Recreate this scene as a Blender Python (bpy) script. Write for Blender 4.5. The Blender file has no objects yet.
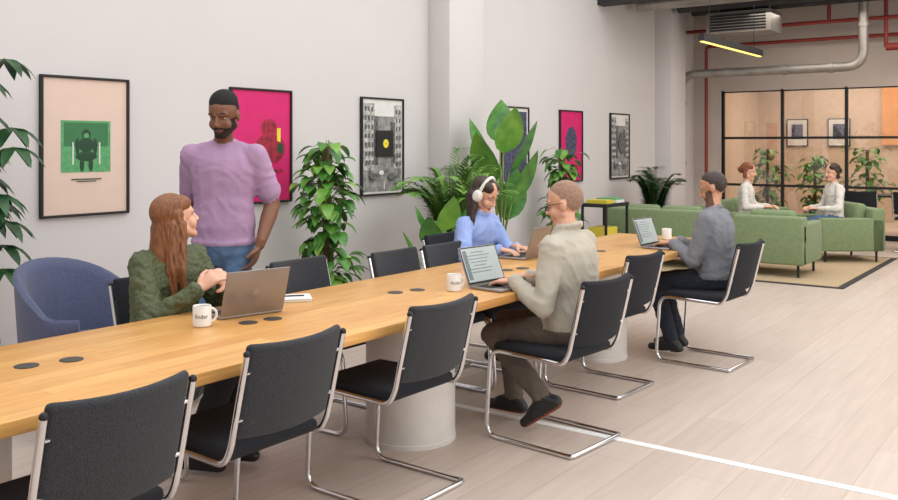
import bpy,bmesh,math,random
import numpy as np
from mathutils import Vector as V, Matrix as M, noise
random.seed(7)
pi=math.pi
sc=bpy.context.scene
sc.view_settings.view_transform='Standard'
UP=V((0,0,1))
def C(r,g,b):
    f=lambda c:(c/255/12.92) if c/255<=.04045 else ((c/255+.055)/1.055)**2.4
    return (f(r),f(g),f(b),1)
# ---------------------------------------------------------------- materials
def mat(name,col,rough=.6,metal=0,col2=None,nscale=8,bump=0,bscale=40,emis=0,sheen=0,spec=.5,stretch=None,coat=0):
    m=bpy.data.materials.new(name);m.use_nodes=True
    nt=m.node_tree;b=nt.nodes['Principled BSDF']
    b.inputs['Base Color'].default_value=col
    b.inputs['Roughness'].default_value=rough
    b.inputs['Metallic'].default_value=metal
    b.inputs['Specular IOR Level'].default_value=spec
    b.inputs['Coat Weight'].default_value=coat
    b.inputs['Sheen Weight'].default_value=sheen
    tc=nt.nodes.new('ShaderNodeTexCoord')
    mp=nt.nodes.new('ShaderNodeMapping');nt.links.new(tc.outputs['Object'],mp.inputs[0])
    if stretch: mp.inputs['Scale'].default_value=stretch
    n=nt.nodes.new('ShaderNodeTexNoise');n.inputs['Scale'].default_value=nscale;n.inputs['Detail'].default_value=4
    nt.links.new(mp.outputs[0],n.inputs['Vector'])
    r=nt.nodes.new('ShaderNodeValToRGB')
    c2=col2 if col2 else (col[0]*.9,col[1]*.9,col[2]*.9,1)
    r.color_ramp.elements[0].position=.35;r.color_ramp.elements[1].position=.65
    r.color_ramp.elements[0].color=c2;r.color_ramp.elements[1].color=col
    nt.links.new(n.outputs['Fac'],r.inputs[0]);nt.links.new(r.outputs[0],b.inputs['Base Color'])
    if bump:
        n2=nt.nodes.new('ShaderNodeTexNoise');n2.inputs['Scale'].default_value=bscale;n2.inputs['Detail'].default_value=3
        nt.links.new(mp.outputs[0],n2.inputs['Vector'])
        bp=nt.nodes.new('ShaderNodeBump');bp.inputs['Strength'].default_value=bump;bp.inputs['Distance'].default_value=.01
        nt.links.new(n2.outputs['Fac'],bp.inputs['Height']);nt.links.new(bp.outputs[0],b.inputs['Normal'])
    if emis:
        b.inputs['Emission Color'].default_value=col;b.inputs['Emission Strength'].default_value=emis
    return m
def brick(name,c1,c2,mortar,w,h,msize,rough,grain=(1,14,14),gs=3,gamt=.25,bump=.1,rot=(0,0,0)):
    m=bpy.data.materials.new(name);m.use_nodes=True
    nt=m.node_tree;b=nt.nodes['Principled BSDF'];b.inputs['Roughness'].default_value=rough
    tc=nt.nodes.new('ShaderNodeTexCoord');mp=nt.nodes.new('ShaderNodeMapping')
    mp.inputs['Rotation'].default_value=rot
    nt.links.new(tc.outputs['Object'],mp.inputs[0])
    br=nt.nodes.new('ShaderNodeTexBrick');br.inputs['Scale'].default_value=1
    br.inputs['Brick Width'].default_value=w;br.inputs['Row Height'].default_value=h
    br.inputs['Mortar Size'].default_value=msize;br.inputs['Mortar Smooth'].default_value=.1
    br.inputs['Color1'].default_value=c1;br.inputs['Color2'].default_value=c2;br.inputs['Mortar'].default_value=mortar
    br.offset=.37
    nt.links.new(mp.outputs[0],br.inputs['Vector'])
    mp2=nt.nodes.new('ShaderNodeMapping');mp2.inputs['Scale'].default_value=grain
    nt.links.new(mp.outputs[0],mp2.inputs[0])
    n=nt.nodes.new('ShaderNodeTexNoise');n.inputs['Scale'].default_value=gs;n.inputs['Detail'].default_value=6
    nt.links.new(mp2.outputs[0],n.inputs['Vector'])
    mr=nt.nodes.new('ShaderNodeMapRange');mr.inputs[1].default_value=.3;mr.inputs[2].default_value=.7
    mr.inputs[3].default_value=1-gamt;mr.inputs[4].default_value=1+gamt*.3
    nt.links.new(n.outputs['Fac'],mr.inputs[0])
    mx=nt.nodes.new('ShaderNodeVectorMath');mx.operation='MULTIPLY'
    nt.links.new(br.outputs['Color'],mx.inputs[0]);nt.links.new(mr.outputs[0],mx.inputs[1])
    nt.links.new(mx.outputs[0],b.inputs['Base Color'])
    bp=nt.nodes.new('ShaderNodeBump');bp.inputs['Strength'].default_value=bump;bp.inputs['Distance'].default_value=.003;bp.invert=True
    nt.links.new(br.outputs['Fac'],bp.inputs['Height']);nt.links.new(bp.outputs[0],b.inputs['Normal'])
    return m
def quilt(name,col,col2,scale=38):
    m=mat(name,col,.7,col2=col2,nscale=20)
    nt=m.node_tree;b=nt.nodes['Principled BSDF']
    tc=nt.nodes.new('ShaderNodeTexCoord');v=nt.nodes.new('ShaderNodeTexVoronoi');v.inputs['Scale'].default_value=scale
    nt.links.new(tc.outputs['Object'],v.inputs['Vector'])
    bp=nt.nodes.new('ShaderNodeBump');bp.inputs['Strength'].default_value=.7;bp.inputs['Distance'].default_value=.014;bp.invert=True
    nt.links.new(v.outputs['Distance'],bp.inputs['Height']);nt.links.new(bp.outputs[0],b.inputs['Normal'])
    return m
def glassmat():
    m=bpy.data.materials.new('thin_glass');m.use_nodes=True;nt=m.node_tree
    o=nt.nodes['Material Output'];nt.nodes.remove(nt.nodes['Principled BSDF'])
    t=nt.nodes.new('ShaderNodeBsdfTransparent');t.inputs[0].default_value=(.93,.93,.93,1)
    g=nt.nodes.new('ShaderNodeBsdfGlossy');g.inputs['Roughness'].default_value=.02
    x=nt.nodes.new('ShaderNodeMixShader');x.inputs[0].default_value=.1
    nt.links.new(t.outputs[0],x.inputs[1]);nt.links.new(g.outputs[0],x.inputs[2]);nt.links.new(x.outputs[0],o.inputs[0])
    return m
wall_m=mat('wall_paint',C(211,206,205),.85,col2=C(209,204,203),nscale=2,bump=.04,bscale=120)
backwall_m=mat('back_wall_paint',C(194,181,172),.85,col2=C(189,177,168),nscale=3)
ceil_m=mat('ceiling_white',C(208,206,203),.9)
dark_m=mat('ceiling_dark_paint',C(52,52,54),.8,col2=C(42,42,44))
floor_m=brick('oak_plank_floor',C(203,186,173),C(194,176,163),C(174,157,145),2.4,.22,.002,.42,grain=(.8,10,10),gs=2.5,gamt=.10,bump=.1)
table_m=brick('honey_butcher_block',C(226,172,102),C(210,152,84),C(182,124,64),.9,.085,.001,.33,grain=(1,16,16),gs=5,gamt=.25,bump=.05)
whitetape_m=mat('white_floor_tape',C(240,238,236),.6)
fabric_m=mat('charcoal_wool',C(56,57,62),.95,col2=C(32,33,37),nscale=260,bump=.5,bscale=300,sheen=.1)
chairseat_m=mat('dark_navy_fabric',C(28,30,38),.9,col2=C(20,21,27),nscale=200,bump=.3,bscale=300)
chrome_m=mat('chrome',C(225,225,228),.12,1,col2=C(215,215,218))
white_m=mat('white_lacquer',C(215,210,205),.55,col2=C(208,203,198))
black_m=mat('black_matte',C(22,22,23),.6)
grommet_m=mat('grommet_grey',C(58,56,54),.5)
alu_m=mat('aluminium_grey',C(150,142,138),.35,.5,col2=C(145,138,134))
screen_m=mat('laptop_screen',C(186,196,194),.3,col2=C(176,188,186),emis=.06)
screendk_m=mat('screen_text_grey',C(120,135,138),.4)
mugw_m=mat('mug_ceramic',C(232,228,222),.25)
green_m=mat('sage_green_upholstery',C(124,141,102),.9,col2=C(115,132,93),nscale=30,bump=.2,bscale=200,sheen=.1)
blue_m=mat('slate_blue_upholstery',C(88,94,124),.9,col2=C(74,80,108),nscale=120,bump=.3,bscale=220,sheen=.2)
rug_m=mat('jute_rug',C(193,168,134),.95,col2=C(176,152,120),nscale=60,bump=.5,bscale=120)
rugedge_m=mat('rug_border',C(58,55,54),.95)
leafA=mat('leaf_green',C(84,142,54),.38,col2=C(50,106,38),nscale=9)
leafB=mat('leaf_dark_green',C(50,92,48),.4,col2=C(30,68,36),nscale=9)
leafC=mat('leaf_bright_green',C(128,172,70),.4,col2=C(78,138,50),nscale=6)
leafP=mat('palm_frond_green',C(122,166,68),.45,col2=C(78,130,48),nscale=5)
stem_m=mat('plant_stem',C(116,134,66),.6)
bark_m=mat('moss_pole_bark',C(88,68,46),.9,bump=.6,bscale=50)
pot_m=mat('pot_stone_grey',C(120,118,116),.8,bump=.2)
pot2_m=mat('pot_white',C(215,212,208),.6)
soil_m=mat('soil',C(50,38,30),.95)
steel_m=mat('galvanised_steel',C(172,166,160),.45,.6,col2=C(152,147,142),nscale=5)
red_m=mat('red_sprinkler_pipe',C(140,50,42),.55)
glass_m=glassmat()
yellow_m=mat('yellow_led',C(255,226,120),.5,emis=1.6)
pink_m=mat('poster_magenta',C(214,24,108),.6)
beige_m=mat('poster_blush',C(222,196,180),.7,col2=C(219,193,177))
pgreen_m=mat('poster_green',C(96,168,110),.7,col2=C(80,150,98),nscale=30)
dgreen_m=mat('poster_dark_green',C(34,70,44),.7)
pmid_m=mat('poster_mid_green',C(58,120,74),.7)
pred_m=mat('poster_red',C(178,38,60),.7,col2=C(120,22,44),nscale=25)
pyel_m=mat('poster_yellow',C(238,214,60),.6)
pwhite_m=mat('poster_white',C(225,222,218),.7)
pgA=mat('poster_facade_light',C(205,203,200),.7,col2=C(130,128,126),nscale=22)
pgW=mat('poster_window_grey',C(74,72,72),.7,col2=C(110,108,106),nscale=60)
pgB=mat('poster_facade_dark',C(120,118,116),.7,col2=C(66,64,64),nscale=26)
pgR=mat('poster_road_grey',C(160,158,156),.7,col2=C(112,110,108),nscale=14)
pgC=mat('poster_car_grey',C(60,60,60),.6,col2=C(120,120,120),nscale=40)
pdark_m=mat('poster_ink_dark',C(40,42,60),.7,col2=C(90,90,120),nscale=25)
pinkroom_m=mat('cream_room_paint',C(214,190,168),.8)
orange_m=mat('tan_blind_painted_glow',C(226,160,104),.8)  # tan blind, with the room's warm orange glow put into its colour
brsole_m=mat('sole_brown_rubber',C(132,66,42),.7)
paper_m=mat('paper',C(225,222,214),.8)
gold_m=mat('pencil_yellow',C(210,190,60),.5)

# ---------------------------------------------------------------- mesh builder
class MB:
    def __init__(s): s.v=[];s.f=[];s.m=[];s.mats=[]
    def mi(s,m):
        if m not in s.mats: s.mats.append(m)
        return s.mats.index(m)
    def add(s,vs,fs,m,T=None):
        o=len(s.v);k=s.mi(m)
        for v in vs:
            v=V(v)
            s.v.append(T@v if T else v)
        for f in fs: s.f.append([i+o for i in f]);s.m.append(k)
    def addbm(s,bm,m,T=None):
        bm.verts.index_update()
        s.add([v.co.copy() for v in bm.verts],[[v.index for v in f.verts] for f in bm.faces],m,T);bm.free()
    def box(s,c,size,m,r=0,seg=2,T=None,fn=None,cuts=0):
        bm=bmesh.new();bmesh.ops.create_cube(bm,size=1)
        for v in bm.verts: v.co=V((v.co.x*size[0],v.co.y*size[1],v.co.z*size[2]))
        if r>0: bmesh.ops.bevel(bm,geom=list(bm.edges),offset=min(r,min(size)*.49),segments=seg,profile=.5,affect='EDGES')
        for i in range(cuts):
            x=(-.5+(i+1)/(cuts+1))*size[0]
            bmesh.ops.bisect_plane(bm,geom=bm.verts[:]+bm.edges[:]+bm.faces[:],plane_co=(x,0,0),plane_no=(1,0,0))
        if fn:
            for v in bm.verts: v.co=fn(v.co)
        X=M.Translation(V(c))
        if T: X=X@T
        s.addbm(bm,m,X)
    def tube(s,pts,r,m,n=8,cap=True,T=None):
        pts=[V(p) for p in pts];N=len(pts)
        rr=r if isinstance(r,(list,tuple)) else [r]*N
        vs=[];fs=[];prev=None
        for i,p in enumerate(pts):
            d=(pts[min(i+1,N-1)]-pts[max(i-1,0)])
            if d.length<1e-9: d=V((0,0,1))
            d.normalize()
            if prev is None: a=d.orthogonal().normalized()
            else:
                a=prev-d*prev.dot(d)
                a=a.normalized() if a.length>1e-6 else d.orthogonal().normalized()
            prev=a;b=d.cross(a)
            for k in range(n):
                t=2*pi*k/n;vs.append(p+(a*math.cos(t)+b*math.sin(t))*rr[i])
        for i in range(N-1):
            for k in range(n):
                k2=(k+1)%n;fs.append([i*n+k,i*n+k2,(i+1)*n+k2,(i+1)*n+k])
        if cap: fs.append(list(range(n))[::-1]);fs.append([(N-1)*n+k for k in range(n)])
        s.add(vs,fs,m,T)
    def lathe(s,prof,m,c=(0,0,0),n=28,T=None):
        vs=[];fs=[];c=V(c)
        for (r,z) in prof:
            for k in range(n):
                t=2*pi*k/n;vs.append(c+V((r*math.cos(t),r*math.sin(t),z)))
        for i in range(len(prof)-1):
            for k in range(n):
                k2=(k+1)%n;fs.append([i*n+k,i*n+k2,(i+1)*n+k2,(i+1)*n+k])
        fs.append(list(range(n))[::-1]);fs.append([(len(prof)-1)*n+k for k in range(n)])
        s.add(vs,fs,m,T)
    def ell(s,c,rad,m,R=None,nu=14,nv=8):
        vs=[V((0,0,-1))];fs=[]
        for i in range(1,nv):
            ph=-pi/2+pi*i/nv
            for k in range(nu):
                t=2*pi*k/nu;vs.append(V((math.cos(ph)*math.cos(t),math.cos(ph)*math.sin(t),math.sin(ph))))
        vs.append(V((0,0,1)))
        for k in range(nu): fs.append([0,1+(k+1)%nu,1+k])
        for i in range(nv-2):
            for k in range(nu):
                a=1+i*nu;k2=(k+1)%nu;fs.append([a+k,a+k2,a+nu+k2,a+nu+k])
        a=1+(nv-2)*nu;L=len(vs)-1
        for k in range(nu): fs.append([a+k,a+(k+1)%nu,L])
        R=R.to_3x3() if R else M.Identity(3)
        s.add([V(c)+R@V((v.x*rad[0],v.y*rad[1],v.z*rad[2])) for v in vs],fs,m)
    def addmesh(s,me,fm):
        o=len(s.v);s.v+= [v.co.copy() for v in me.vertices]
        for p in me.polygons:
            s.f.append([i+o for i in p.vertices]);s.m.append(s.mi(fm[p.index]))
        bpy.data.meshes.remove(me)
    def mesh(s,name,smooth=True,ang=40):
        me=bpy.data.meshes.new(name);me.from_pydata([tuple(v) for v in s.v],[],s.f)
        for m in s.mats: me.materials.append(m)
        me.polygons.foreach_set('material_index',s.m)
        if smooth:
            me.polygons.foreach_set('use_smooth',[True]*len(me.polygons))
            me.set_sharp_from_angle(angle=math.radians(ang))
        me.update();return me
    def build(s,name,loc=(0,0,0),rz=0,smooth=True,ang=40):
        return place(name,s.mesh(name,smooth,ang),loc,rz)
def place(name,me,loc=(0,0,0),rz=0):
    ob=bpy.data.objects.new(name,me);ob.location=loc;ob.rotation_euler=(0,0,rz)
    sc.collection.objects.link(ob);return ob
def fillet(pts,rad,seg=5):
    pts=[V(p) for p in pts];out=[pts[0]]
    for i in range(1,len(pts)-1):
        a,b,c=pts[i-1],pts[i],pts[i+1]
        r=min(rad,(a-b).length*.49,(c-b).length*.49)
        p=b+(a-b).normalized()*r;q=b+(c-b).normalized()*r
        for k in range(seg+1):
            t=k/seg;out.append(p*(1-t)**2+b*2*t*(1-t)+q*t*t)
    out.append(pts[-1]);return out
def simplebox(name,x0,x1,y0,y1,z0,z1,m):
    b=MB();b.box(((x0+x1)/2,(y0+y1)/2,(z0+z1)/2),(x1-x0,y1-y0,z1-z0),m);return b.build(name,smooth=False)

# ---------------------------------------------------------------- room
WY=5.8;BX=15.3
simplebox('floor',-3,19.2,-4,6,-.1,0,floor_m)
simplebox('wall_left',-3,BX+.15,WY,WY+.15,0,4.3,wall_m)
simplebox('baseboard_left',-3,BX,WY-.015,WY,0,.1,wall_m)
simplebox('wall_front',-3.15,-3,-4,6,0,4.3,ceil_m)
simplebox('wall_right',-3,19.2,-4.15,-4,0,4.3,ceil_m)
b=MB();b.box((7.9,5.66,2.15),(.64,.28,4.3),wall_m,.006);b.build('wall_pier')
b=MB();b.box((13.9,5.66,2.15),(.6,.28,4.3),wall_m,.006);b.build('wall_pier')
b=MB()
b.box((BX+.07,1,3.37),(.14,10,1.9),backwall_m);b.box((BX+.07,5.54,1.21),(.14,.52,2.42),backwall_m)
b.box((BX+.07,-2.9,1.21),(.14,2.2,2.42),backwall_m)
b.build('wall_back',smooth=False)
# skylit ceiling
b=MB()
for (x0,x1,y0,y1) in [(-3,11.6,-4,-2.9),(-3,11.6,5.2,5.8),(-3,-1.5,-2.9,5.2),(3.4,3.7,-2.9,5.2),(7.2,7.5,-2.9,5.2),(11.3,11.6,-2.9,5.2)]:
    b.box(((x0+x1)/2,(y0+y1)/2,4.3),(x1-x0,y1-y0,.1),ceil_m)
b.build('ceiling',smooth=False)
b=MB();b.box((13.5,.9,3.95),(3.9,9.8,.1),dark_m);b.build('ceiling_services_zone',smooth=False)
simplebox('trim_bulkhead',11.55,11.75,-4,5.8,3.5,4.3,dark_m)
b=MB()
for yy in (5.2,4.3,3.4,2.5,1.6): b.box((13.1,yy,3.83),(2.7,.12,.14),dark_m)
b.build('ceiling_joists',smooth=False)
for i,(x0,x1) in enumerate([(-1.5,3.4),(3.7,7.2),(7.5,11.3)]):
    L=bpy.data.lights.new('skylight_daylight','AREA');L.shape='RECTANGLE';L.size=x1-x0;L.size_y=8.1
    L.energy=4.95*(x1-x0)*8.1;L.color=(1,.98,.955)
    o=bpy.data.objects.new('skylight_daylight',L);o.location=((x0+x1)/2,1.15,4.28);sc.collection.objects.link(o)
L=bpy.data.lights.new('window_daylight','AREA');L.shape='RECTANGLE';L.size=12;L.size_y=2.6;L.energy=220;L.color=(1,.97,.93)
o=bpy.data.objects.new('window_daylight',L);o.location=(6,-3.9,2.2);o.rotation_euler=(pi/2,0,0);sc.collection.objects.link(o)
L=bpy.data.lights.new('lounge_area_light','AREA');L.shape='RECTANGLE';L.size=2.2;L.size_y=6;L.energy=115;L.color=(1,.92,.83)  # warm area light hung below the dark services ceiling
o=bpy.data.objects.new('lounge_area_light',L);o.location=(13.1,1.3,3.5);sc.collection.objects.link(o)
L=bpy.data.lights.new('meeting_room_light','AREA');L.shape='RECTANGLE';L.size=2.5;L.size_y=5;L.energy=165;L.color=(1,.85,.70)
o=bpy.data.objects.new('meeting_room_light',L);o.location=(17.3,2.5,3.0);sc.collection.objects.link(o)
w=bpy.data.worlds.new('w');sc.world=w;w.use_nodes=True
w.node_tree.nodes['Background'].inputs[0].default_value=(.85,.92,1,1);w.node_tree.nodes['Background'].inputs[1].default_value=.8
# meeting room
simplebox('wall_meeting_room',19,19.15,-4,6,0,3.2,pinkroom_m)
simplebox('wall_meeting_room_side',BX+.15,19.2,5.8,5.95,0,3.2,pinkroom_m)
simplebox('ceiling_meeting_room',BX+.15,19.2,-4,6,3.1,3.2,ceil_m)
simplebox('blind_glow_panel',18.9,18.99,.5,3.4,1.5,2.9,orange_m)  # blind panel tinted to carry the orange glow at the right
for y in (5.0,4.2):
    b=MB();b.box((0,0,0),(.03,.42,.56),black_m,.003);b.box((-.017,0,0),(.004,.38,.52),pwhite_m);b.box((-.021,0,.02),(.004,.22,.3),pdark_m);b.build('framed_poster',(18.97,y,1.75))
# glass partition
b=MB()
ys=[5.28-1.0*i for i in range(0,8)]
for i,y in enumerate(ys): b.box((BX+.03,y,1.22),(.06,.045,2.44),black_m)
for z in (.03,.82,1.62,2.42): b.box((BX+.03,(ys[0]+ys[-1])/2,z),(.05,ys[0]-ys[-1],.04 if z>.1 else .1),black_m)
b.box((BX+.03,(ys[0]+ys[-1])/2,1.22),(.008,ys[0]-ys[-1]-.02,2.38),glass_m)
b.build('window_1',smooth=False)
# floor tape
simplebox('trim_2',4.155,4.205,-3,5,0,.003,whitetape_m)

# pipes
PX=14.42
b=MB();b.tube(fillet([(PX,5.68,0.0),(PX,5.68,2.68),(PX,2.85,2.68),(PX,2.85,3.88)],.25,6),.07,steel_m,12)
for p in [(PX,5.68,1.2),(PX,5.68,2.2),(PX,2.85,3.3)]: b.tube([V(p)-V((0,0,.03)),V(p)+V((0,0,.03))],.085,steel_m,12)
for yy in (4.9,4.0,3.3): b.tube([(PX,yy-.03,2.68),(PX,yy+.03,2.68)],.085,steel_m,12)
b.build('ventilation_pipe')
b=MB()
b.tube(fillet([(15.1,5.5,0.9),(15.1,5.5,3.2),(15.1,-2,3.2)],.08),.03,red_m,8)
b.tube([(14.7,5.7,3.42),(14.7,-2,3.42)],.03,red_m,8)
b.tube([(14.75,2.6,2.98),(14.75,-2,2.98)],.06,red_m,10)
b.tube([(14.75,2.6,2.98),(14.75,2.6,3.88)],.03,red_m,8)
b.tube([(14.7,5.0,3.42),(14.7,5.0,3.88)],.03,red_m,8)
b.tube([(14.7,3.4,3.42),(14.7,3.4,3.88)],.03,red_m,8)
b.build('sprinkler_pipes')
b=MB();b.box((14.0,4.5,3.4),(.6,1.0,.34),steel_m,.02)
for i in range(6): b.box((13.69,4.5,3.28+.045*i),(.03,.86,.015),dark_m,T=M.Rotation(.5,4,'Y'))
for yy in (4.1,4.9): b.tube([(14.0,yy,3.57),(14.0,yy,3.88)],.012,steel_m,6)
b.build('air_conditioning_unit')
b=MB();b.tube([(12.5,5.6,3.6),(12.5,-2,3.6)],.1,steel_m,14);b.tube([(13.6,5.4,3.72),(13.6,-2,3.72)],.13,dark_m,14)
b.tube([(14.2,5.4,3.68),(14.2,-2,3.68)],.07,dark_m,14);b.build('ceiling_duct')
b=MB();b.box((12,4.0,2.84),(2.4,.08,.09),black_m);b.box((12,4.0,2.79),(2.36,.045,.012),yellow_m)
for xx in (11.1,12.9): b.tube([(xx,4,2.88),(xx,4,3.9)],.004,black_m,5)
b.build('linear_pendant_lamp',smooth=False)

# ---------------------------------------------------------------- posters
def poster(x0,x1,z0,z1,bg,pieces,frame=black_m):
    b=MB();cx=(x0+x1)/2;cz=(z0+z1)/2;w=x1-x0;h=z1-z0;t=.018;d=.03
    b.box((0,0,h/2-t/2),(w,d,t),frame,.003);b.box((0,0,-h/2+t/2),(w,d,t),frame,.003)
    b.box((-w/2+t/2,0,0),(t,d,h-2*t),frame);b.box((w/2-t/2,0,0),(t,d,h-2*t),frame)
    b.box((0,.005,0),(w-2*t,.01,h-2*t),bg)
    for i,(k,px,pz,pw,ph,m) in enumerate(pieces):
        y=-.001-.0004*i
        if k=='r': b.box((px*w,y,pz*h),(pw*w,.002,ph*h),m)
        else: b.ell((px*w,y,pz*h),(pw*w/2,.002,ph*h/2),m)
    b.build('framed_poster',(cx,WY-.018,cz),ang=30)
R_='r';E_='e'
poster(3.24,3.92,1.0,1.98,beige_m,[(R_,0,0,.56,.37,pgreen_m),(R_,0,.085,.5,.17,pmid_m),(E_,0,.088,.11,.075,dgreen_m),(E_,0,.08,.075,.05,pgreen_m),(E_,0,.01,.17,.11,dgreen_m),
   (E_,-.1,.0,.05,.12,dgreen_m),(E_,.1,.0,.05,.12,dgreen_m),(R_,-.15,-.05,.015,.16,pwhite_m),(R_,.15,-.05,.015,.16,pwhite_m),(E_,0,-.07,.24,.07,dgreen_m),(E_,-.05,-.13,.05,.1,dgreen_m),(E_,.05,-.13,.05,.1,dgreen_m),(R_,0,-.235,.34,.008,dgreen_m),(R_,0,-.25,.22,.006,dgreen_m)])
poster(4.87,5.56,1.0,1.98,pink_m,[(E_,.12,.16,.26,.16,pred_m),(E_,.14,-.02,.5,.28,pred_m),(R_,.28,.1,.06,.12,pyel_m),(E_,.3,-.02,.12,.1,dgreen_m),(R_,.1,-.22,.5,.03,pred_m)])
def street(sc_=1):
    P=[(R_,0,-.01,.9,.9,pgR),(R_,0,.38,.9,.14,pwhite_m),(R_,-.32,.1,.26,.68,pgA),(R_,-.16,.06,.1,.5,pgB),(R_,.36,.1,.18,.66,pgA),(R_,.24,.04,.1,.42,pgB)]
    for r in range(7):
        for c in range(3): P.append((R_,-.40+.075*c,.38-.09*r,.035,.045,pgW))
        for c in range(2): P.append((R_,.325+.07*c,.36-.09*r,.03,.045,pgW))
    P+=[(E_,-.24,-.30,.2,.07,pgC),(E_,-.06,-.27,.12,.05,pwhite_m),(E_,.2,-.31,.22,.08,pgC),(E_,.05,-.25,.1,.04,pgC),(R_,-.32,-.27,.02,.1,pgC),(R_,.36,-.28,.02,.1,pgC),(R_,0,-.4,.02,.08,pwhite_m)]
    return P
poster(6.48,7.13,1.0,1.97,pwhite_m,street()+[(R_,.02,.03,.40,.27,black_m),(E_,.04,.03,.14,.095,pyel_m),(E_,.04,.03,.03,.02,black_m)])
poster(9.0,9.62,1.0,1.97,pwhite_m,[(R_,0,0,.85,.88,pdark_m)])
poster(10.42,11.06,1.0,1.97,pink_m,[(E_,0,.05,.5,.45,pdark_m),(R_,0,-.3,.6,.08,pred_m)])
poster(11.93,12.58,1.0,1.97,pwhite_m,street()+[(E_,.08,.05,.4,.34,pgC)])

# ---------------------------------------------------------------- table
b=MB()
b.box((3.25,2.85,.7275),(7.5,.92,.045),table_m,.006)
for (cx,cy,r) in [(1.34,2.97,.2),(3.60,2.87,.23),(5.75,2.9,.22)]:
    b.lathe([(r+.004,0),(r+.004,.02),(r,.025),(r,.69),(r-.01,.704)],white_m,(cx,cy,0),40)
for (cx,cy) in [(1.6,2.94),(1.74,2.9),(2.54,2.9),(2.66,2.88),(3.5,2.89),(3.63,2.85),(4.52,2.87),(4.64,2.83),(5.6,2.87),(5.72,2.85)]:
    b.lathe([(.04,.75),(.04,.7525),(.036,.7535)],grommet_m,(cx,cy,0),24)
b.build('conference_table',ang=30)

# ---------------------------------------------------------------- chairs
def chair_mesh(fab,seat):
    b=MB();w=.225
    for s in (-1,1):
        p=[(s*w,-.315,.825),(s*w,-.235,.5),(s*w,-.2,.445),(s*w,.24,.455),(s*w,.27,.012),(s*w,-.25,.012)]
        b.tube(fillet(p,.075,6),.0115,chrome_m,10)
        b.ell((s*w,-.315,.825),(.0125,.0125,.0125),black_m)
    p=[(-w,-.2,.012),(-w,-.25,.012),(w,-.25,.012),(w,-.2,.012)]
    b.tube(fillet(p,.05,5),.0115,chrome_m,10)
    b.tube([(-w,.1,.45),(w,.1,.45)],.009,chrome_m,8)
    bend=lambda c:V((c.x,c.y-.022+.045*(c.x/.23)**2,c.z))
    b.box((0,-.285,.69),(.43,.034,.33),fab,.03,4,T=M.Rotation(.24,4,'X'),fn=bend,cuts=7)
    for s in (-1,1):
        for zz,yy in ((.6,-.262),(.76,-.3)): b.tube([(s*w,yy,zz),(s*(w-.03),yy,zz)],.006,chrome_m,6)
    sf=lambda c:V((c.x,c.y,c.z-.012*max(0,(c.y-.1)/.14)**2))
    b.box((0,.015,.472),(.43,.45,.05),seat,.024,4,fn=sf)
    return b.mesh('chair_mesh')
chA=chair_mesh(fabric_m,chairseat_m);chB=chair_mesh(chairseat_m,chairseat_m)
r_=math.radians
for (x,y,rz,me) in [(1.42,2.43,0,chA),(2.16,2.53,0,chA),(3.01,2.53,-1,chA),(4.02,2.26,-5,chB),(5.06,2.52,-4,chB),(6.07,2.21,-3,chB),
    (2.74,3.54,180,chB),(3.60,3.38,180,chA),(4.26,3.22,180,chA),(4.74,3.2,178,chA),(5.28,3.6,182,chB)]:
    place('cantilever_chair',me,(x,y,0),r_(rz))

# ---------------------------------------------------------------- laptops, mugs, notebook
def laptop(loc,rz,open_=108,content=True,z=.75):
    b=MB()
    b.box((0,-.108,.008),(.305,.212,.013),alu_m,.005,2)
    b.box((0,-.085,.0152),(.27,.105,.001),black_m)
    for i in range(5):
        for j in range(13): b.box((-.12+j*.02,-.125+i*.02,.0162),(.0165,.0165,.0012),dark_m)
    b.box((0,-.178,.0152),(.11,.06,.0008),steel_m)
    T=M.Translation((0,0,.012))@M.Rotation(-r_(open_-90),4,'X')
    b.box((0,0,0),(.305,.006,.208),alu_m,.0028,2,T=T@M.Translation((0,0,.105)))
    b.box((0,0,0),(.297,.001,.198),black_m,T=T@M.Translation((0,-.0035,.106)))
    b.box((0,0,0),(.284,.001,.182),screen_m,T=T@M.Translation((0,-.0043,.108)))
    if content:
        for i in range(7): b.box((0,0,0),(.1+.03*((i*7)%4),.0008,.004),screendk_m,T=T@M.Translation((-.02,-.005,.175-i*.018)))
        b.box((0,0,0),(.03,.0008,.16),screendk_m,T=T@M.Translation((-.12,-.005,.108)))
    b.lathe([(.001,0),(.015,.0005),(.015,.001)],steel_m,n=20,T=T@M.Translation((0,.0032,.105))@M.Rotation(-pi/2,4,'X'))
    b.build('laptop',(loc[0],loc[1],z),r_(rz))
laptop((2.65,3.0),167)
laptop((5.12,3.03),186)
laptop((3.97,2.64),-6,112)
laptop((6.2,2.68),-3,110)
def mug(loc,ang,text=True,z=.75):
    b=MB();R=.038
    b.lathe([(.032,0),(R,.006),(R,.084),(R-.002,.087),(R-.005,.084),(R-.005,.012),(.001,.01)],mugw_m,n=36)
    h=[V((math.cos(t)*.024,0,math.sin(t)*.027)) for t in [pi/2-pi*i/10 for i in range(11)]]
    b.tube([p+V((R-.002,0,.045)) for p in h],.0055,mugw_m,8)
    if text:
        cu=bpy.data.curves.new('t','FONT');cu.body='finder';cu.size=.024;cu.align_x='CENTER'
        o=bpy.data.objects.new('t',cu);sc.collection.objects.link(o)
        bpy.context.view_layer.update()
        me=bpy.data.meshes.new_from_object(o.evaluated_get(bpy.context.evaluated_depsgraph_get()))
        bpy.data.objects.remove(o)
        vs=[];a0=-pi/2-.3
        for v in me.vertices:
            a=a0+v.co.x/R;vs.append(V((math.cos(a)*(R+.0006),math.sin(a)*(R+.0006),.038+v.co.y)))
        b.add(vs,[list(p.vertices) for p in me.polygons],black_m)
    b.build('coffee_mug',(loc[0],loc[1],z),ang)
mug((2.38,3.0),r_(-25));mug((3.72,2.68),r_(-20));mug((6.75,2.78),0,False)
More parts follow.
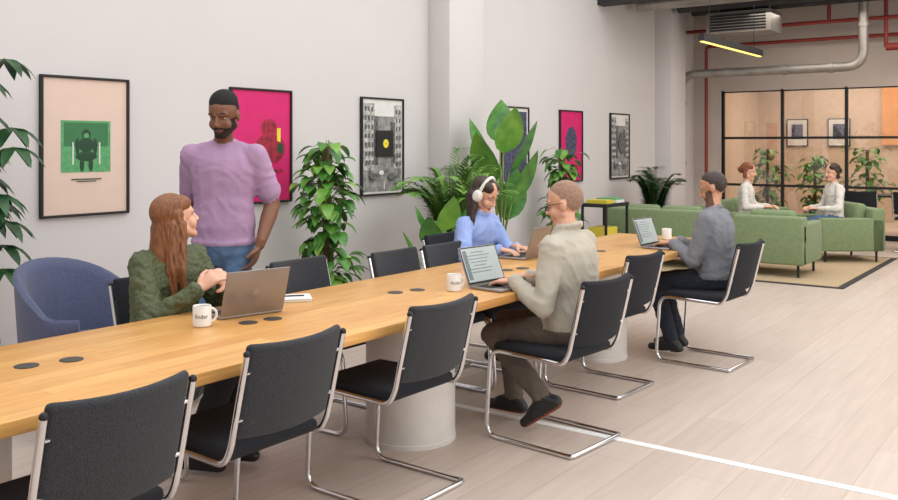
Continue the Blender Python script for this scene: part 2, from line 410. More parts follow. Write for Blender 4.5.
b=MB();b.box((0,0,.0065),(.15,.21,.012),paper_m,.002);b.box((0,0,.014),(.155,.215,.003),pwhite_m);b.box((.01,0,.018),(.012,.15,.006),black_m,.002)
b.build('notebook',(3.03,3.17,.75),r_(50))

# ---------------------------------------------------------------- armchair (tub) & sofas
b=MB();n=26;vs=[];fs=[]
for i in range(n+1):
    a=-pi/2+(-1+2*i/n)*r_(128)
    k=abs(-1+2*i/n);top=.86-.26*min(1,(k*1.25))**2.2
    d=V((math.cos(a),math.sin(a)*.95,0))
    ring=[(.30,.16),(.335,.2),(.37,top-.06),(.375,top-.015),(.355,top),(.33,top-.015),(.31,top-.06),(.27,.4),(.26,.2)]
    for (r,z) in ring: vs.append(d*r+V((0,0,z)))
m_=9
for i in range(n):
    for k in range(m_):
        k2=(k+1)%m_;fs.append([i*m_+k,(i+1)*m_+k,(i+1)*m_+k2,i*m_+k2])
fs.append(list(range(m_)));fs.append([n*m_+k for k in range(m_)][::-1])
b.add(vs,fs,blue_m);b.lathe([(.2,.2),(.29,.22),(.3,.36),(.28,.42),(.22,.44),(.001,.445)],blue_m,(0,.02,0),32)
for sx in (-1,1):
    for sy in (-1,1): b.tube([(sx*.17,sy*.17,.24),(sx*.24,sy*.24,0)],[.018,.011],black_m,8)
b.build('tub_armchair',(2.80,4.52,0),r_(196),ang=60)

def sofa(name,w,d,loc,rz,h=.68,n=1,cush=True,arms=True,ah=.6):
    b=MB();at=.13
    b.box((0,0,.24),(w-.02,d-.02,.2),green_m,.015,2)
    b.box((0,-d/2+.09,(h+.14)/2),(w,.18,h-.14),green_m,.025,3)
    if arms:
        for s in (-1,1): b.box((s*(w/2-at/2),.004,(ah+.14)/2),(at,d,ah-.14),green_m,.025,3)
    cw=(w-2*at)/n
    for i in range(n):
        cx=-w/2+at+cw*(i+.5)
        b.box((cx,.07,.39),(cw-.01,d-.18,.14),green_m,.04,3)
        if cush: b.box((cx,-d/2+.25,.56),(cw-.02,.16,.36),green_m,.06,3,T=M.Rotation(.15,4,'X'))
    for sx in (-1,1):
        for sy in (-1,1): b.tube([(sx*(w/2-.08),sy*(d/2-.08),.16),(sx*(w/2-.08),sy*(d/2-.08),.0)],.015,black_m,8)
    b.build(name,(loc[0],loc[1],.012),r_(rz))
sofa('green_sofa',1.35,.85,(10.75,4.42),-90,.7,2)
sofa('green_armchair',.80,.82,(10.72,3.05),-90,.68)
sofa('green_armchair',.82,.82,(12.45,2.76),38,.68,ah=.56)
sofa('green_sofa',1.5,.85,(12.45,4.0),180,.68,2)
b=MB();b.box((11.45,3.5,.004),(3.1,2.7,.008),rugedge_m);b.box((11.45,3.5,.006),(2.96,2.56,.009),rug_m);b.build('area_rug',smooth=False)
# console
b=MB();b.box((0,0,.8),(.6,.34,.04),black_m,.005);b.box((0,0,.35),(.56,.3,.025),black_m)
for sx in (-1,1):
    for sy in (-1,1): b.box((sx*.28,sy*.15,.39),(.025,.025,.78),black_m)
b.box((-.12,0,.84),(.2,.26,.04),gold_m);b.box((.12,0,.835),(.22,.28,.03),pwhite_m);b.box((.12,0,.86),(.2,.24,.02),pgreen_m);b.box((-.05,0,.45),(.28,.24,.18),gold_m,.01)
b.build('console_table',(9.6,4.72,0),0,smooth=False)
for (x,y,rz) in [(13.95,2.75,-90),(13.95,2.1,-90),(13.9,1.4,-80)]:
    place('cantilever_chair',chB,(x,y,0),r_(rz))
b=MB();b.box((0,0,.73),(.5,1.9,.03),black_m,.005)
for s in (-1,1): b.box((0,s*.8,.36),(.4,.05,.71),black_m)
b.build('black_table',(14.85,2.1,0),smooth=False)

# ---------------------------------------------------------------- plants
def leaf(b,base,d,up,L,W,m,droop=.8,nseg=5,fold=.25,shape=.8,peak=None):
    base=V(base);d=V(d).normalized();side=d.cross(V(up))
    if side.length<.05: side=d.orthogonal()
    side.normalize();vs=[];fs=[];p=base.copy();cur=d.copy()
    for i in range(nseg+1):
        t=i/nseg;w=W*.5*(math.sin(pi*min(1,max(.0,t**shape)))**.8 if 0<t<1 else 0.02)
        nrm=side.cross(cur).normalized()
        vs+= [p-side*w+nrm*w*fold,p.copy(),p+side*w+nrm*w*fold]
        cur=(cur+V((0,0,-droop/nseg))).normalized();p=p+cur*(L/nseg)
    for i in range(nseg):
        a=i*3;fs+=[[a,a+1,a+4,a+3],[a+1,a+2,a+5,a+4]]
    b.add(vs,fs,m)
def pot(b,r,h,m): 
    b.lathe([(r*.72,0),(r*.8,.01),(r,h-.02),(r,h),(r-.015,h),(r-.02,h-.04),(.001,h-.04)],m,n=28)
    b.lathe([(r-.02,h-.045),(r-.02,h-.035),(.001,h-.03)],soil_m,n=20)
def palm(name,loc,H,n,spread,m,pm=pot_m,seed=1,lw=.034,ll=.28):
    random.seed(seed);b=MB();pot(b,.17,.32,pm)
    for i in range(n):
        az=2*pi*i/n*1.618*2.0+random.uniform(-.3,.3);k=random.uniform(.35,1)
        hh=(H-.3)*random.uniform(.75,1.02)*(1.02-.22*k);sp=spread*k
        o=V((math.cos(az),math.sin(az),0))
        if o.y>0: sp*=1-.35*o.y
        pts=[]
        for j in range(13):
            t=j/12;pts.append(V((0,0,.28))+o*(sp*t**1.7+.03)+UP*(hh*(1.35*t-.35*t*t*t*(1+.5*k))/1.0))
        b.tube(pts,[.009*(1-.8*j/12) for j in range(13)],stem_m,5)
        for j in range(6,29):
            t=j/28;f=t*12;a=int(min(f,11));q=pts[a].lerp(pts[a+1],f-a);dd=(pts[a+1]-pts[a]).normalized()
            s=dd.cross(UP)
            if s.length<.05:s=o.cross(UP)
            s.normalize()
            for sg in (-1,1):
                leaf(b,q,dd*.75+s*sg*.8+UP*.15,UP,ll*(1.1-.65*t)*random.uniform(.85,1.1),lw,m,droop=.7,nseg=3,fold=.1,shape=.6)
    return b.build(name,loc,ang=180)
def pothos(name,loc,H,n,m,r=.17,seed=2,pm=pot_m,z0=.3):
    random.seed(seed);b=MB();pot(b,.18,.34,pm);b.tube([(0,0,.3),(0,0,H-.08)],.028,bark_m,8)
    for i in range(n):
        z=z0+(H-z0-.05)*random.random();az=random.uniform(0,2*pi);o=V((math.cos(az),math.sin(az),0))
        rr=r*random.uniform(.3,1)*(1-.35*abs((z-z0)/(H-z0)-.45))*(1+.35*math.sin(z*9+seed));q=o*rr+UP*z
        b.tube([o*.02+UP*(z-.06),o*rr*.6+UP*(z+.03),q],.003,stem_m,4,cap=False)
        leaf(b,q,o*.8+UP*random.uniform(-.3,.6)+V((random.uniform(-.3,.3),random.uniform(-.3,.3),0)),UP,random.uniform(.13,.19),random.uniform(.09,.125),random.choice([m,m,leafC]),droop=1.4,nseg=5,shape=.62)
    return b.build(name,loc,ang=180)
def bigleaf(name,loc,H,n,m,seed=3,L=.5,W=.22,spread=.3,pm=pot_m,lo=.45):
    random.seed(seed);b=MB();pot(b,.18,.34,pm)
    for i in range(n):
        az=i*2.4+random.uniform(-.3,.3);o=V((math.cos(az),math.sin(az),0));t=lo+(1-lo)*((i+1)/n)
        h=(H-L*.75)*t;sp=spread*(1.25-t)
        pts=[UP*.28+o*.02,UP*(.28+(h-.28)*.5)+o*sp*.35,UP*h+o*sp]
        b.tube(fillet(pts,.2,4),[.013]+[.01]*5+[.007],stem_m,6)
        leaf(b,pts[-1],o*.35+UP*1.0,o+UP*.01,L*random.uniform(.85,1.05),W*random.uniform(.9,1.1),random.choice([m,m,leafC]),droop=.7,nseg=8,fold=.3,shape=.75)
    return b.build(name,loc,ang=180)
def schefflera(name,loc,H,seed=5):
    random.seed(seed);b=MB();pot(b,.2,.36,pot_m)
    for s in range(4):
        az=s*1.7;o=V((math.cos(az),math.sin(az),0));hh=H*(1-.1*s)
        tr=[UP*.3+o*.03,UP*hh*.5+o*.08,UP*(hh-.15)+o*.12];b.tube(tr,[.015,.012,.008],bark_m,6)
        for k in range(10):
            t=.3+.7*k/9;q=tr[0].lerp(tr[2],t);a2=k*2.4+s;d=V((math.cos(a2),math.sin(a2),.35));e=q+d*.18
            b.tube([q,e],.005,stem_m,5)
            for j in range(7):
                a3=2*pi*j/7;leaf(b,e,V((math.cos(a3),math.sin(a3),-.12))+d*.3,UP,.22,.07,leafB,droop=1.1,nseg=4,shape=.75)
    return b.build(name,loc,ang=180)
schefflera('potted_umbrella_plant',(2.50,5.30,0),2.25)
pothos('potted_pothos',(5.5,5.3,0),1.58,240,leafA,.2,seed=4)
palm('potted_areca_palm',(6.88,4.98,0),1.66,34,.66,leafP,seed=8)
bigleaf('potted_philodendron',(6.25,4.65,0),1.02,8,leafA,seed=11,L=.36,W=.24,spread=.24)
bigleaf('potted_bird_of_paradise',(7.72,4.98,0),1.98,9,leafA,seed=6,L=.62,W=.34,spread=.22,lo=.4)
pothos('potted_pothos',(9.72,5.35,0),1.5,170,leafA,.18,seed=14)
palm('potted_kentia_palm',(12.05,5.15,0),1.45,22,.5,leafB,seed=19,pm=pot2_m)
for i,(x,y,h) in enumerate([(16.6,4.9,1.5),(16.7,4.1,1.35),(16.5,3.2,1.5),(16.8,2.3,1.4)]):
    pothos('potted_indoor_shrub',(x,y,0),h,120,leafA,.3,seed=30+i,pm=pot2_m)

# ---------------------------------------------------------------- people
def cap_mesh(p1,r1,p2,r2,side,flat,n=14):
    ax=p2-p1;L=ax.length;ax=ax/L if L>1e-6 else V((0,0,1))
    s=side-ax*side.dot(ax)
    if s.length<1e-3: s=ax.orthogonal()
    s.normalize();t=ax.cross(s);vs=[];fs=[]
    cs=(1+flat)/2
    rings=[]
    for i in range(5):
        ph=-pi/2+pi/2*(i)/4
        rings.append((p1+ax*math.sin(ph)*r1*cs,r1*math.cos(ph)))
    for i in range(5):
        ph=pi/2*i/4
        rings.append((p2+ax*math.sin(ph)*r2*cs,r2*math.cos(ph)))
    vs.append(rings[0][0])
    for (c,r) in rings[1:-1]:
        for k in range(n):
            a=2*pi*k/n;vs.append(c+s*math.cos(a)*r+t*math.sin(a)*r*flat)
    vs.append(rings[-1][0]);R=len(rings)-2
    for k in range(n): fs.append([0,1+(k+1)%n,1+k])
    for i in range(R-1):
        for k in range(n):
            k2=(k+1)%n;a=1+i*n;fs.append([a+k,a+k2,a+n+k2,a+n+k])
    a=1+(R-1)*n
    for k in range(n): fs.append([a+k,a+(k+1)%n,len(vs)-1])
    return vs,fs
class Fig:
    def __init__(s): s.p=[];s.b=MB();s.hands=[]
    def cap(s,p1,r1,p2,r2,lab,side=V((1,0,0)),flat=1.0):
        p1=V(p1);p2=V(p2)
        if (p1-p2).length<1e-4:p2=p1+V((0,0,.001))
        vs,fs=cap_mesh(p1,r1,p2,r2,V(side),flat);s.b.add(vs,fs,black_m);s.p.append(('c',p1,r1,p2,r2,V(side),flat,lab))
    def ell(s,c,rad,lab,R=None):
        R=R or M.Identity(3);s.b.ell(c,rad,black_m,R,nu=18,nv=10);s.p.append(('e',V(c),rad,R.to_3x3(),lab))
    def remesh(s,vox,smooth=3):
        me=bpy.data.meshes.new('x');me.from_pydata([tuple(v) for v in s.b.v],[],s.b.f)
        ob=bpy.data.objects.new('x',me);sc.collection.objects.link(ob)
        md=ob.modifiers.new('r','REMESH');md.mode='VOXEL';md.voxel_size=vox
        if smooth: m2=ob.modifiers.new('s','SMOOTH');m2.factor=.5;m2.iterations=smooth
        bpy.context.view_layer.update()
        out=bpy.data.meshes.new_from_object(ob.evaluated_get(bpy.context.evaluated_depsgraph_get()))
        bpy.data.objects.remove(ob);return out
    def labels(s,P):
        best=np.full(len(P),1e9);idx=np.zeros(len(P),int)
        for i,q in enumerate(s.p):
            if q[0]=='c':
                _,p1,r1,p2,r2,side,flat,lab=q
                ax=p2-p1;L=ax.length;ax=ax/L;sd=side-ax*side.dot(ax)
                if sd.length<1e-3: sd=ax.orthogonal()
                sd.normalize();tt=ax.cross(sd)
                rel=P-np.array(p1);t=np.clip(rel@np.array(ax)/L,0,1)
                rel=rel-np.outer(t*L,np.array(ax))
                d=np.sqrt((rel@np.array(sd))**2+((rel@np.array(tt))/flat)**2+(rel@np.array(ax))**2)-(r1+(r2-r1)*t)
            else:
                _,c,rad,R,lab=q
                rel=(P-np.array(c))@np.array(R);rr=np.array(rad)
                d=(np.sqrt(((rel/rr)**2).sum(1))-1)*rr.min()
            mk=d<best;best[mk]=d[mk];idx[mk]=i
        return [s.p[i][-1] for i in idx]
def centers(me):
    a=np.zeros(len(me.polygons)*3);me.polygons.foreach_get('center',a);return a.reshape(-1,3)
def ik(a,b,l1,l2,pole):
    d=b-a;D=d.length
    if D>(l1+l2)*.995: b=a+d.normalized()*(l1+l2)*.995;d=b-a;D=d.length
    n=d.normalized();x=(l1*l1-l2*l2+D*D)/(2*D);h=math.sqrt(max(0,l1*l1-x*x))
    p=pole-n*pole.dot(n);p.normalize();return a+n*x+p*h,b
def person(name,hip,F,k=1,bulk=1,lean=.1,twist=0,rw=None,lw=None,rdir=None,ldir=None,rpole=None,lpole=None,curl=.35,
           ra=None,la=None,rtoe=None,ltoe=None,headF=None,headoff=(0,0,0),hs=1.0,mats=None,sleeve='long',hair='short',beard=False,
           shoulder=.175,vox=.012,fit=1.0,glasses=False,headphones=False,kneepole=None,palmR=None,palmL=None,roll=0,collar=0,hem=.02,standing=False,wr=1.0):
    hip=V(hip);F=V(F).normalized();R=V((F.y,-F.x,0))
    S=(UP*math.cos(lean)+F*math.sin(lean)).normalized()
    Rs=(R*math.cos(twist)+F*math.sin(twist)).normalized()   # +twist: right shoulder forward
    Fs=UP.cross(Rs).normalized()
    skin,shirt,pants,shoe,hairm=mats['skin'],mats['shirt'],mats['pants'],mats['shoe'],mats['hair']
    fg=Fig();B=bulk*k;af=math.sqrt(fit)
    neckb=hip+S*.505*k;chest=hip+S*.35*k;waist=hip+S*.17*k
    fg.cap(hip,.15*B,hip+S*.05*k,.15*B,'torso',R,.78)
    if standing: fg.cap(hip-S*.07,.172*B,waist,.165*B,'torso',R,.74)
    fg.cap(hip+S*.035*k,.158*B*fit,waist,.146*B*fit,'torso',(R+Rs),.74)
    fg.cap(waist,.146*B*fit,chest,.165*B*fit,'torso',Rs,.70)
    fg.cap(chest,.165*B*af,hip+S*.395*k,.138*B*af,'torso',Rs,.66)
    hc=neckb+S*.03+UP*.105*hs+Fs*.035+V(headoff)
    fg.cap(neckb-S*.05,.054*B,hc-UP*.05,.050*k,'skin')
    if collar:
        cc=neckb+S*(.012 if collar==1 else -.012);cr=.015 if collar==1 else .010;ring=[cc+Rs*.064*B*math.cos(t)+Fs*(.058*B*math.sin(t))+UP*(.012-.018*math.sin(t)) for t in [2*pi*i/12 for i in range(13)]]
        for i in range(12): fg.cap(ring[i],cr,ring[i+1],cr,'shirt')
    for sg,wt,dr,pole,pn in ((1,rw,rdir,rpole,palmR),(-1,lw,ldir,lpole,palmL)):
        sh=hip+S*.432*k+Rs*sg*shoulder*k
        fg.cap(neckb-S*.032+Rs*sg*.035,.043*B,sh+UP*.004,.048*B,'shirt')
        fg.ell(sh,(.06*B*af,.06*B*af,.06*B*af),'shirt')
        pole=V(pole) if pole else (-Fs*.3+Rs*sg*.5-UP*.8)
        wt=V(wt)
        el,wt=ik(sh,wt,.295*k,.265*k,pole)
        if sleeve=='long':
            fg.cap(sh,.058*B*af,el,.048*B*af,'shirt');w2=el.lerp(wt,.93);fg.cap(el,.048*B*af,w2,.036*B*af,'shirt')
            fg.cap(w2-(wt-el).normalized()*.02,.036*B*af,w2,.037*B*af,'shirt')
            fg.cap(el,.035*k,wt,.027*k,'skin')
        else:
            e2=sh.lerp(el,.74);fg.cap(sh,.062*B*af,e2,.066*B*af,'shirt')
            fg.cap(sh,.052*B,el,.044*B,'skin');fg.cap(el,.044*B,el.lerp(wt,.3),.046*B,'skin');fg.cap(el.lerp(wt,.3),.046*B,wt,.029*B,'skin')
        hd=V(dr).normalized() if dr else (wt-el).normalized()
        pn=V(pn) if pn else -UP
        pn=(pn-hd*pn.dot(hd)).normalized()
        th=-Rs*sg;th=(th-hd*th.dot(hd))
        th=(th-pn*th.dot(pn))
        th=th.normalized() if th.length>.1 else hd.cross(pn)
        hf=Fig();q=k*1.0
        hf.cap(wt-hd*.03,.027*q,wt+hd*.01,.028*q,'skin',th,.75)
        hf.cap(wt+hd*.02*q,.034*q,wt+hd*.07*q,.04*q,'skin',th,.42)
        for of,ln in ((.03,.066),(.010,.076),(-.010,.070),(-.029,.054)):
            p=wt+hd*.088*q+th*of*q;rr=.0098*q;p0=p-hd*.03*q
            hf.cap(p0,rr,p,rr,'skin')
            for j,fr in enumerate((.45,.32,.25)):
                an=curl*(j+1);d=hd*math.cos(an)+pn*math.sin(an)+th*of*1.5
                e=p+d.normalized()*ln*q*fr*1.05;hf.cap(p,rr,e,rr*.9,'skin');p=e;rr*=.9
        p=wt+hd*.025*q+th*.028*q
        d=(hd*.62+th*.7+pn*.3).normalized();e=p+d*.04*q;hf.cap(p,.0145*q,e,.0115*q,'skin')
        d=(hd*.85+th*.35+pn*.35).normalized();hf.cap(e,.0115*q,e+d*.03*q,.009*q,'skin')
        fg.hands.append(hf.remesh(.0048,2))
    for sg,an,toe in ((1,ra,rtoe),(-1,la,ltoe)):
        hj=hip+R*sg*.085*k
        an=V(an);kp=V(kneepole) if kneepole else (F+UP*.4)
        kn,an=ik(hj,an,.43*k,.42*k,kp)
        fg.cap(hj,.088*B,kn,.062*B,'pants');fg.cap(kn,.062*B,kn.lerp(an,.35),.058*B,'pants');fg.cap(kn.lerp(an,.35),.058*B,an+(kn-an).normalized()*.03,.048*B,'pants')
        fg.cap(kn.lerp(an,.8),.034,an,.034,'sock')
        td=V(toe).normalized() if toe else F
        sd=td.cross(UP)
        heel=an-td*.045-UP*.045;to=an+td*.155-UP*.052
        if toe and abs(V(toe).normalized().z)>.2:
            dn=-(UP-td*UP.dot(td)).normalized();heel=an-td*.045+dn*.045;to=an+td*.155+dn*.052
        fg.cap(an,.042,heel,.038,'shoe',sd,.9);fg.cap(heel,.036,to,.03,'shoe',sd if sd.length>.1 else R,.95)
        fg.cap(an,.042,an.lerp(to,.6),.04,'shoe',sd,.8)
        nn=(heel-an-td*(heel-an).dot(td)).normalized()
        fg.cap(heel+nn*.026,.034,to+nn*.018,.03,'sole',sd,.35)
    def fix(P):
        lb=fg.labels(P);hh=(P-np.array(hip))@np.array(S);out=[]
        for l,h in zip(lb,hh):
            if l=='torso': l='shirt' if h>hem else 'pants'
            elif l=='pants' and standing and h>hem: l='shirt'
            out.append(l)
        return out
    me=fg.remesh(vox,4)
    vc=np.array([v.co[:] for v in me.vertices]);vl=fix(vc)
    for i,v in enumerate(me.vertices):
        if vl[i] in('shirt','pants'):
            p=v.co;w1=noise.noise(p*5)*.35
            q=V((p.x*6+p.z*3+w1*4,p.y*6-p.z*2,p.z*11+p.x*5+w1*6))
            rd=max(0,1-abs(noise.noise(q))*3.2)**1.5;rf=max(0,1-abs(noise.noise(q*2.1+V((5,3,1))))*3)**1.5
            v.co+=v.normal*((rd*.0075+rf*.0035-.002)*(wr if vl[i]=='shirt' else .8))
            if standing and vl[i]=='shirt' and (v.co-hip).dot(S)<hem+.02: v.co+=v.normal*.008
    tb={'skin':skin,'shirt':shirt,'pants':pants,'shoe':shoe,'sole':mats.get('sole',pwhite_m),'sock':mats.get('sock',black_m)}
    out=MB();out.addmesh(me,[tb[l] for l in fix(centers(me))])
    for hm in fg.hands: out.addmesh(hm,[skin]*len(hm.polygons))
    # head
    Fh=V(headF).normalized() if headF else F
    Rh=Fh.cross(UP).normalized();Uh=Rh.cross(Fh).normalized()
    if roll: Rr=M.Rotation(roll,3,Fh);Rh=Rr@Rh;Uh=Rr@Uh
    Hm=M((Rh,Fh,Uh)).transposed()
    HP=lambda x,y,z:hc+Hm@V((x,y,z))*hs
    hd=Fig();E=lambda c,r,l='skin':hd.ell(HP(*c),tuple(a*hs for a in r),l,Hm)
    E((0,-.012,.03),(.075,.093,.088));E((0,.02,-.04),(.056,.064,.068));E((0,.055,-.09),(.024,.024,.022))
    for s in (-1,1):
        E((s*.035,.048,-.035),(.027,.028,.030));hd.cap(HP(s*.047,.0,-.052),.023*hs,HP(s*.015,.06,-.092),.018*hs,'skin')
        E((s*.073,-.012,-.008),(.009,.018,.029));E((s*.010,.094,-.034),(.008,.010,.007))
        hd.cap(HP(s*.015,.075,.021),.011*hs,HP(s*.045,.060,.021),.010*hs,'skin')
        hd.cap(HP(0,.082,-.060),.006*hs,HP(s*.02,.076,-.063),.004*hs,'lip')
        hd.cap(HP(0,.080,-.070),.007*hs,HP(s*.016,.076,-.067),.004*hs,'lip')
    hd.cap(HP(0,.078,.008),.008*hs,HP(0,.098,-.03),.011*hs,'skin')
    hd.cap(hc-UP*.02,.048*k,neckb+S*.0,.050*k,'skin')
    if hair=='flat': E((0,-.016,.060),(.073,.086,.072),'hair')
    hm=hd.remesh(.0046,2);cc=centers(hm);lb=hd.labels(cc);Hn=np.array(Hm);loc=((cc-np.array(hc))@Hn)/hs
    fm=[]
    for l,(x,y,z) in zip(lb,loc):
        mt=skin
        if l=='lip': mt=mats.get('lip',skin)
        elif l=='hair': mt=hairm
        elif hair in('short','flat') and not (abs(x)>.066 and -.045<z<.022 and -.035<y<.010):
            h=.084 if y>.05 else (.046+.038*y/.05 if y>0 else (.046+ (y/.045)*.09 if y>-.045 else -.044))
            if z>h: mt=hairm
        if beard and l=='skin' and mt is skin and z>-.118 and y>.004:
            if z<-.052 or (abs(x)>.050 and z<-.012 and y<.05): mt=mats['beard']
            if abs(x)<.026 and -.056<z<-.047: mt=mats['beard']
        fm.append(mt)
    out.addmesh(hm,fm)
    for s in (-1,1):
        out.ell(HP(s*.030,.0625,.001),(.0125*hs,.0095*hs,.0058*hs),eyew_m,Hm);out.ell(HP(s*.030,.0700,.000),(.0050*hs,.0028*hs,.0050*hs),eye_m,Hm)
        out.tube([HP(s*.014,.0835,.026),HP(s*.03,.080,.031),HP(s*.047,.069,.027)],[.0022*hs,.003*hs,.0014*hs],hairm,6)
        out.tube([HP(s*.016,.0695,.006),HP(s*.030,.0735,.0085),HP(s*.044,.064,.004)],.0026*hs,skin,5)
    if hair in('long','longdark','bun'):
        hf=Fig();E2=lambda c,r:hf.ell(HP(*c),tuple(a*hs for a in r),'hair',Hm)
        E2((0,-.03,.042),(.083,.092,.086))
        for s in (-1,1): E2((s*.042,-.006,.068),(.042,.072,.046));hf.cap(HP(s*.07,-.024,.03),.026*hs,HP(s*.076,-.034,-.06),.026*hs,'hair')
        L={'long':.40,'longdark':.27,'bun':.02}[hair]
        if hair!='bun':
            for (x,y,rr,o) in ((-.06,-.055,.036,-.01),(-.02,-.085,.04,0),(.02,-.085,.04,0),(.06,-.055,.036,.01),(.078,-.02,.026,.02),(-.078,-.02,.026,-.02)):
                a=HP(x,y,-.02);bk=-Fh;bk.z=0
                m1=a-UP*L*.5+Rh*o*1.5+bk*.015;e=a-UP*L*(.9+.15*noise.noise(V((x*40,y*30,k))))+Rh*o*2
                hf.cap(a,rr*hs*1.1,m1,rr*hs,'hair',Rh,.8);hf.cap(m1,rr*hs,e,rr*hs*.5,'hair',Rh,.7)
            E2((0,-.07,-.03),(.075,.05,.09))
        else: E2((0,-.11,.02),(.04,.04,.04))
        m=hf.remesh(.0048,3)
        for v in m.vertices:
            q=Hm.transposed()@(v.co-hc)
            a=noise.noise(V((q.x*75,q.y*75,q.z*6)))*.007;c=noise.noise(V((q.x*110,q.y*12,q.z*12)))*.0035
            t=min(1,max(0,(q.z+.02)/.05));v.co+=v.normal*(a*(1-t)+c*t)
        out.addmesh(m,[hairm]*len(m.polygons))
    if headphones:
        arc=[HP(.092*math.cos(t),-.005,.02+.116*math.sin(t)) for t in [pi*i/16 for i in range(17)]]
        out.tube(arc,.012*hs,pwhite_m,8)
        for s in (-1,1): out.ell(HP(s*.092,-.008,-.005),(.026*hs,.038*hs,.047*hs),pwhite_m,Hm);out.ell(HP(s*.112,-.008,-.005),(.008*hs,.027*hs,.035*hs),mugw_m,Hm)
    if glasses:
        for s in (-1,1):
            out.tube([HP(s*.032+.020*math.cos(t),.086,-.002+.017*math.sin(t)) for t in [2*pi*i/16 for i in range(17)]],.0018,black_m,5)
            out.tube([HP(s*.052,.085,.003),HP(s*.072,.05,.006),HP(s*.080,-.015,.004)],.0018,black_m,5)
        out.tube([HP(-.012,.092,.002),HP(.012,.092,.002)],.0018,black_m,5)
    return out
eyew_m=mat('eye_white',C(205,198,192),.3);eye_m=mat('eye_iris',C(44,32,24),.2)
def skinm(n,c): return mat(n,c,.5,col2=(c[0]*.94,c[1]*.9,c[2]*.88,1),nscale=18)
sk1=skinm('skin_fair',C(222,172,146));sk2=skinm('skin_deep',C(124,82,60));sk3=skinm('skin_light',C(212,162,136));sk4=skinm('skin_tan',C(190,140,112))
lip1=mat('lips_rose',C(186,108,102),.4);lip2=mat('lips_deep',C(112,66,58),.4)
shoeb=mat('shoe_black_leather',C(26,26,28),.5);hairbr=mat('hair_auburn',C(146,94,56),.5,col2=C(98,58,34),nscale=60,stretch=(3,3,.4))
hairdk=mat('hair_dark_brown',C(62,42,32),.5,col2=C(36,24,18),nscale=60,stretch=(3,3,.4));hairbl=mat('hair_black',C(24,20,19),.85,bump=.5,bscale=250)
beardbl=mat('beard_black_stubble',C(40,28,23),.85,bump=.5,bscale=250);beardbr=mat('beard_brown_stubble',C(96,68,54),.85,bump=.5,bscale=250)
hairgr=mat('hair_cropped_brown',C(156,124,104),.8,nscale=80,col2=C(136,108,90));hairrd=mat('hair_copper',C(150,84,50),.6,col2=C(110,60,36),nscale=50)
lav=mat('lavender_cotton',C(172,140,172),.9,col2=C(168,136,168),nscale=6,bump=.15,bscale=25)
jeans=mat('blue_denim',C(92,118,150),.9,col2=C(78,102,134),nscale=25,bump=.2,bscale=30)
djeans=mat('dark_denim',C(34,40,54),.9,col2=C(28,33,45),nscale=25,bump=.2,bscale=30)
bpants=mat('black_trousers',C(28,28,31),.9,bump=.2,bscale=30)
taupe=mat('taupe_trousers',C(104,93,84),.9,col2=C(96,86,78),bump=.2,bscale=30)
stone=mat('stone_overshirt',C(182,175,160),.85,col2=C(177,170,155),nscale=8,bump=.15,bscale=30)
greyk=mat('grey_marl_knit',C(124,126,132),.95,col2=C(116,118,124),nscale=90,bump=.3,bscale=90)
bshirt=mat('light_blue_shirt',C(136,158,212),.8,col2=C(150,170,218),nscale=14,bump=.15,bscale=30)
olive=quilt('olive_quilted_jacket',C(84,92,62),C(78,86,58),40)
wtop=mat('white_knit_top',C(222,216,208),.9,bump=.3,bscale=30)

# woman in green jacket
o=person('w',(2.61,3.60,.545),(.35,-.93,0),k=.95,bulk=1.06,lean=.12,twist=-.25,rw=(2.56,3.25,.86),lw=(2.76,3.31,.86),
  rdir=(.55,-.35,.45),ldir=(-.75,-.25,.35),palmR=(.7,.3,-.4),palmL=(-.4,.5,-.3),curl=.45,ra=(2.60,3.36,.1),la=(2.78,3.34,.1),headF=(.88,-.16,.22),hs=1.0,
  mats=dict(skin=sk1,shirt=olive,pants=bpants,shoe=shoeb,hair=hairbr,lip=lip1,sole=shoeb),hair='long',fit=1.16,shoulder=.168,collar=1)
o.build('seated_woman_green_jacket',ang=180)
# standing man
o=person('m',(3.46,4.16,.985),(-.82,-.57,0),k=1.06,bulk=1.0,lean=.02,twist=0.05,rw=(3.33,4.40,.90),lw=(3.52,3.92,.92),
  rdir=(-.1,-.1,-1),ldir=(-.25,.25,-1),rpole=(.7,.5,-.2),lpole=(.8,.1,.0),palmR=(.3,-.4,0),palmL=(-.3,.5,0),curl=.3,ra=(3.38,4.30,.1),la=(3.50,4.06,.1),headF=(-.90,-.40,-.30),headoff=(-.03,-.05,.005),hs=1.12,
  mats=dict(skin=sk2,shirt=lav,pants=jeans,shoe=shoeb,hair=hairbl,beard=beardbl,lip=lip2),sleeve='short',hair='flat',beard=True,fit=1.12,shoulder=.174,
  kneepole=(-.8,-.6,0),hem=-.06,standing=True,collar=2,wr=.7)
o.build('standing_man_lavender_tshirt',ang=180)
# woman with headphones
o=person('w2',(5.24,3.66,.545),(-.05,-1,0),k=.95,lean=.24,rw=(5.03,3.24,.80),lw=(5.24,3.24,.80),rdir=(.1,-1,-.1),ldir=(-.1,-1,-.1),
  ra=(5.12,3.35,.1),la=(5.34,3.35,.1),headF=(.10,-.85,-.42),hs=1.0,rpole=(-.6,.3,-.6),lpole=(.6,.3,-.6),
  mats=dict(skin=sk3,shirt=bshirt,pants=djeans,shoe=shoeb,hair=hairdk,lip=lip1),hair='longdark',fit=1.16,shoulder=.168,headphones=True,collar=1)
o.build('seated_woman_headphones',ang=180)
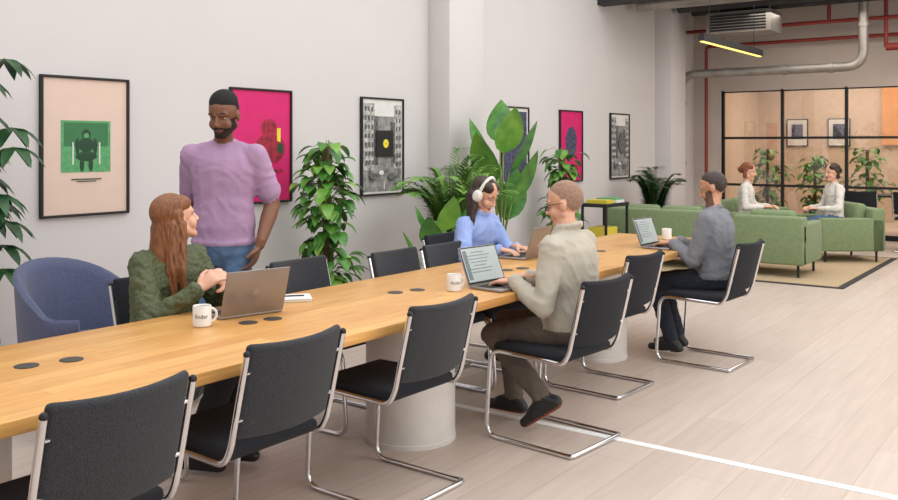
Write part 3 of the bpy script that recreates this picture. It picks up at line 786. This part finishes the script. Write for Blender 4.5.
# man glasses
o=person('m2',(4.09,2.20,.55),(-.08,1,0),k=1.0,bulk=1.06,lean=.04,twist=-.05,rw=(4.10,2.47,.80),lw=(3.91,2.44,.80),rdir=(-.15,1,-.12),ldir=(.05,1,-.12),curl=.25,
  ra=(4.18,2.60,.11),la=(4.03,2.33,.185),ltoe=(-.35,.75,-.55),headF=(-.18,.9,-.20),headoff=(.03,.0,0),hs=1.04,rpole=(.4,-.3,-.8),lpole=(-.3,-.3,-.8),
  mats=dict(skin=sk3,shirt=stone,pants=taupe,shoe=shoeb,hair=hairgr,lip=lip1,sole=brsole_m),hair='short',fit=1.16,shoulder=.185,glasses=True,collar=1)
o.build('seated_man_glasses',ang=180)
# man grey jumper
o=person('m3',(6.20,2.18,.55),(-.08,1,0),k=1.0,lean=.06,bulk=1.04,rw=(6.28,2.50,.80),lw=(6.12,2.48,.80),rdir=(-.1,1,-.12),ldir=(.1,1,-.12),curl=.25,
  ra=(6.28,2.50,.1),la=(6.08,2.46,.1),headF=(-.05,.95,-.34),headoff=(.06,-.02,0),hs=1.04,rpole=(.4,-.5,-.7),lpole=(-.4,-.5,-.7),
  mats=dict(skin=sk4,shirt=greyk,pants=djeans,shoe=shoeb,hair=hairdk,beard=beardbr,lip=lip1),hair='short',beard=True,fit=1.14,shoulder=.19,collar=2)
o.build('seated_man_grey_jumper',ang=180)
# lounge
o=person('w4',(12.08,3.84,.53),(.2,-.98,0),k=.94,lean=-.02,rw=(12.0,3.60,.68),lw=(12.22,3.58,.68),ra=(12.06,3.32,.12),la=(12.24,3.30,.12),headF=(.1,-.9,-.1),
  mats=dict(skin=sk1,shirt=wtop,pants=bpants,shoe=shoeb,hair=hairrd,lip=lip1),hair='bun',shoulder=.165,vox=.016)
o.build('seated_woman_lounge',ang=180)
o=person('w5',(12.40,2.80,.53),(-.62,.78,0),k=.94,lean=.0,rw=(12.32,3.08,.68),lw=(12.12,2.94,.68),ra=(12.12,3.32,.12),la=(11.93,3.19,.12),headF=(-.75,.62,-.05),
  mats=dict(skin=sk1,shirt=wtop,pants=jeans,shoe=shoeb,hair=hairdk,lip=lip1),hair='bun',shoulder=.165,vox=.016)
o.build('seated_woman_lounge',ang=180)

# ---------------------------------------------------------------- camera
cam=bpy.data.cameras.new('camera');co=bpy.data.objects.new('camera',cam);sc.collection.objects.link(co)
co.location=(0,0,1.5);co.rotation_euler=(pi/2,0,math.radians(36.1-90))
cam.lens=35.76;cam.sensor_width=36;cam.shift_y=-105/898;cam.clip_end=100
sc.camera=co
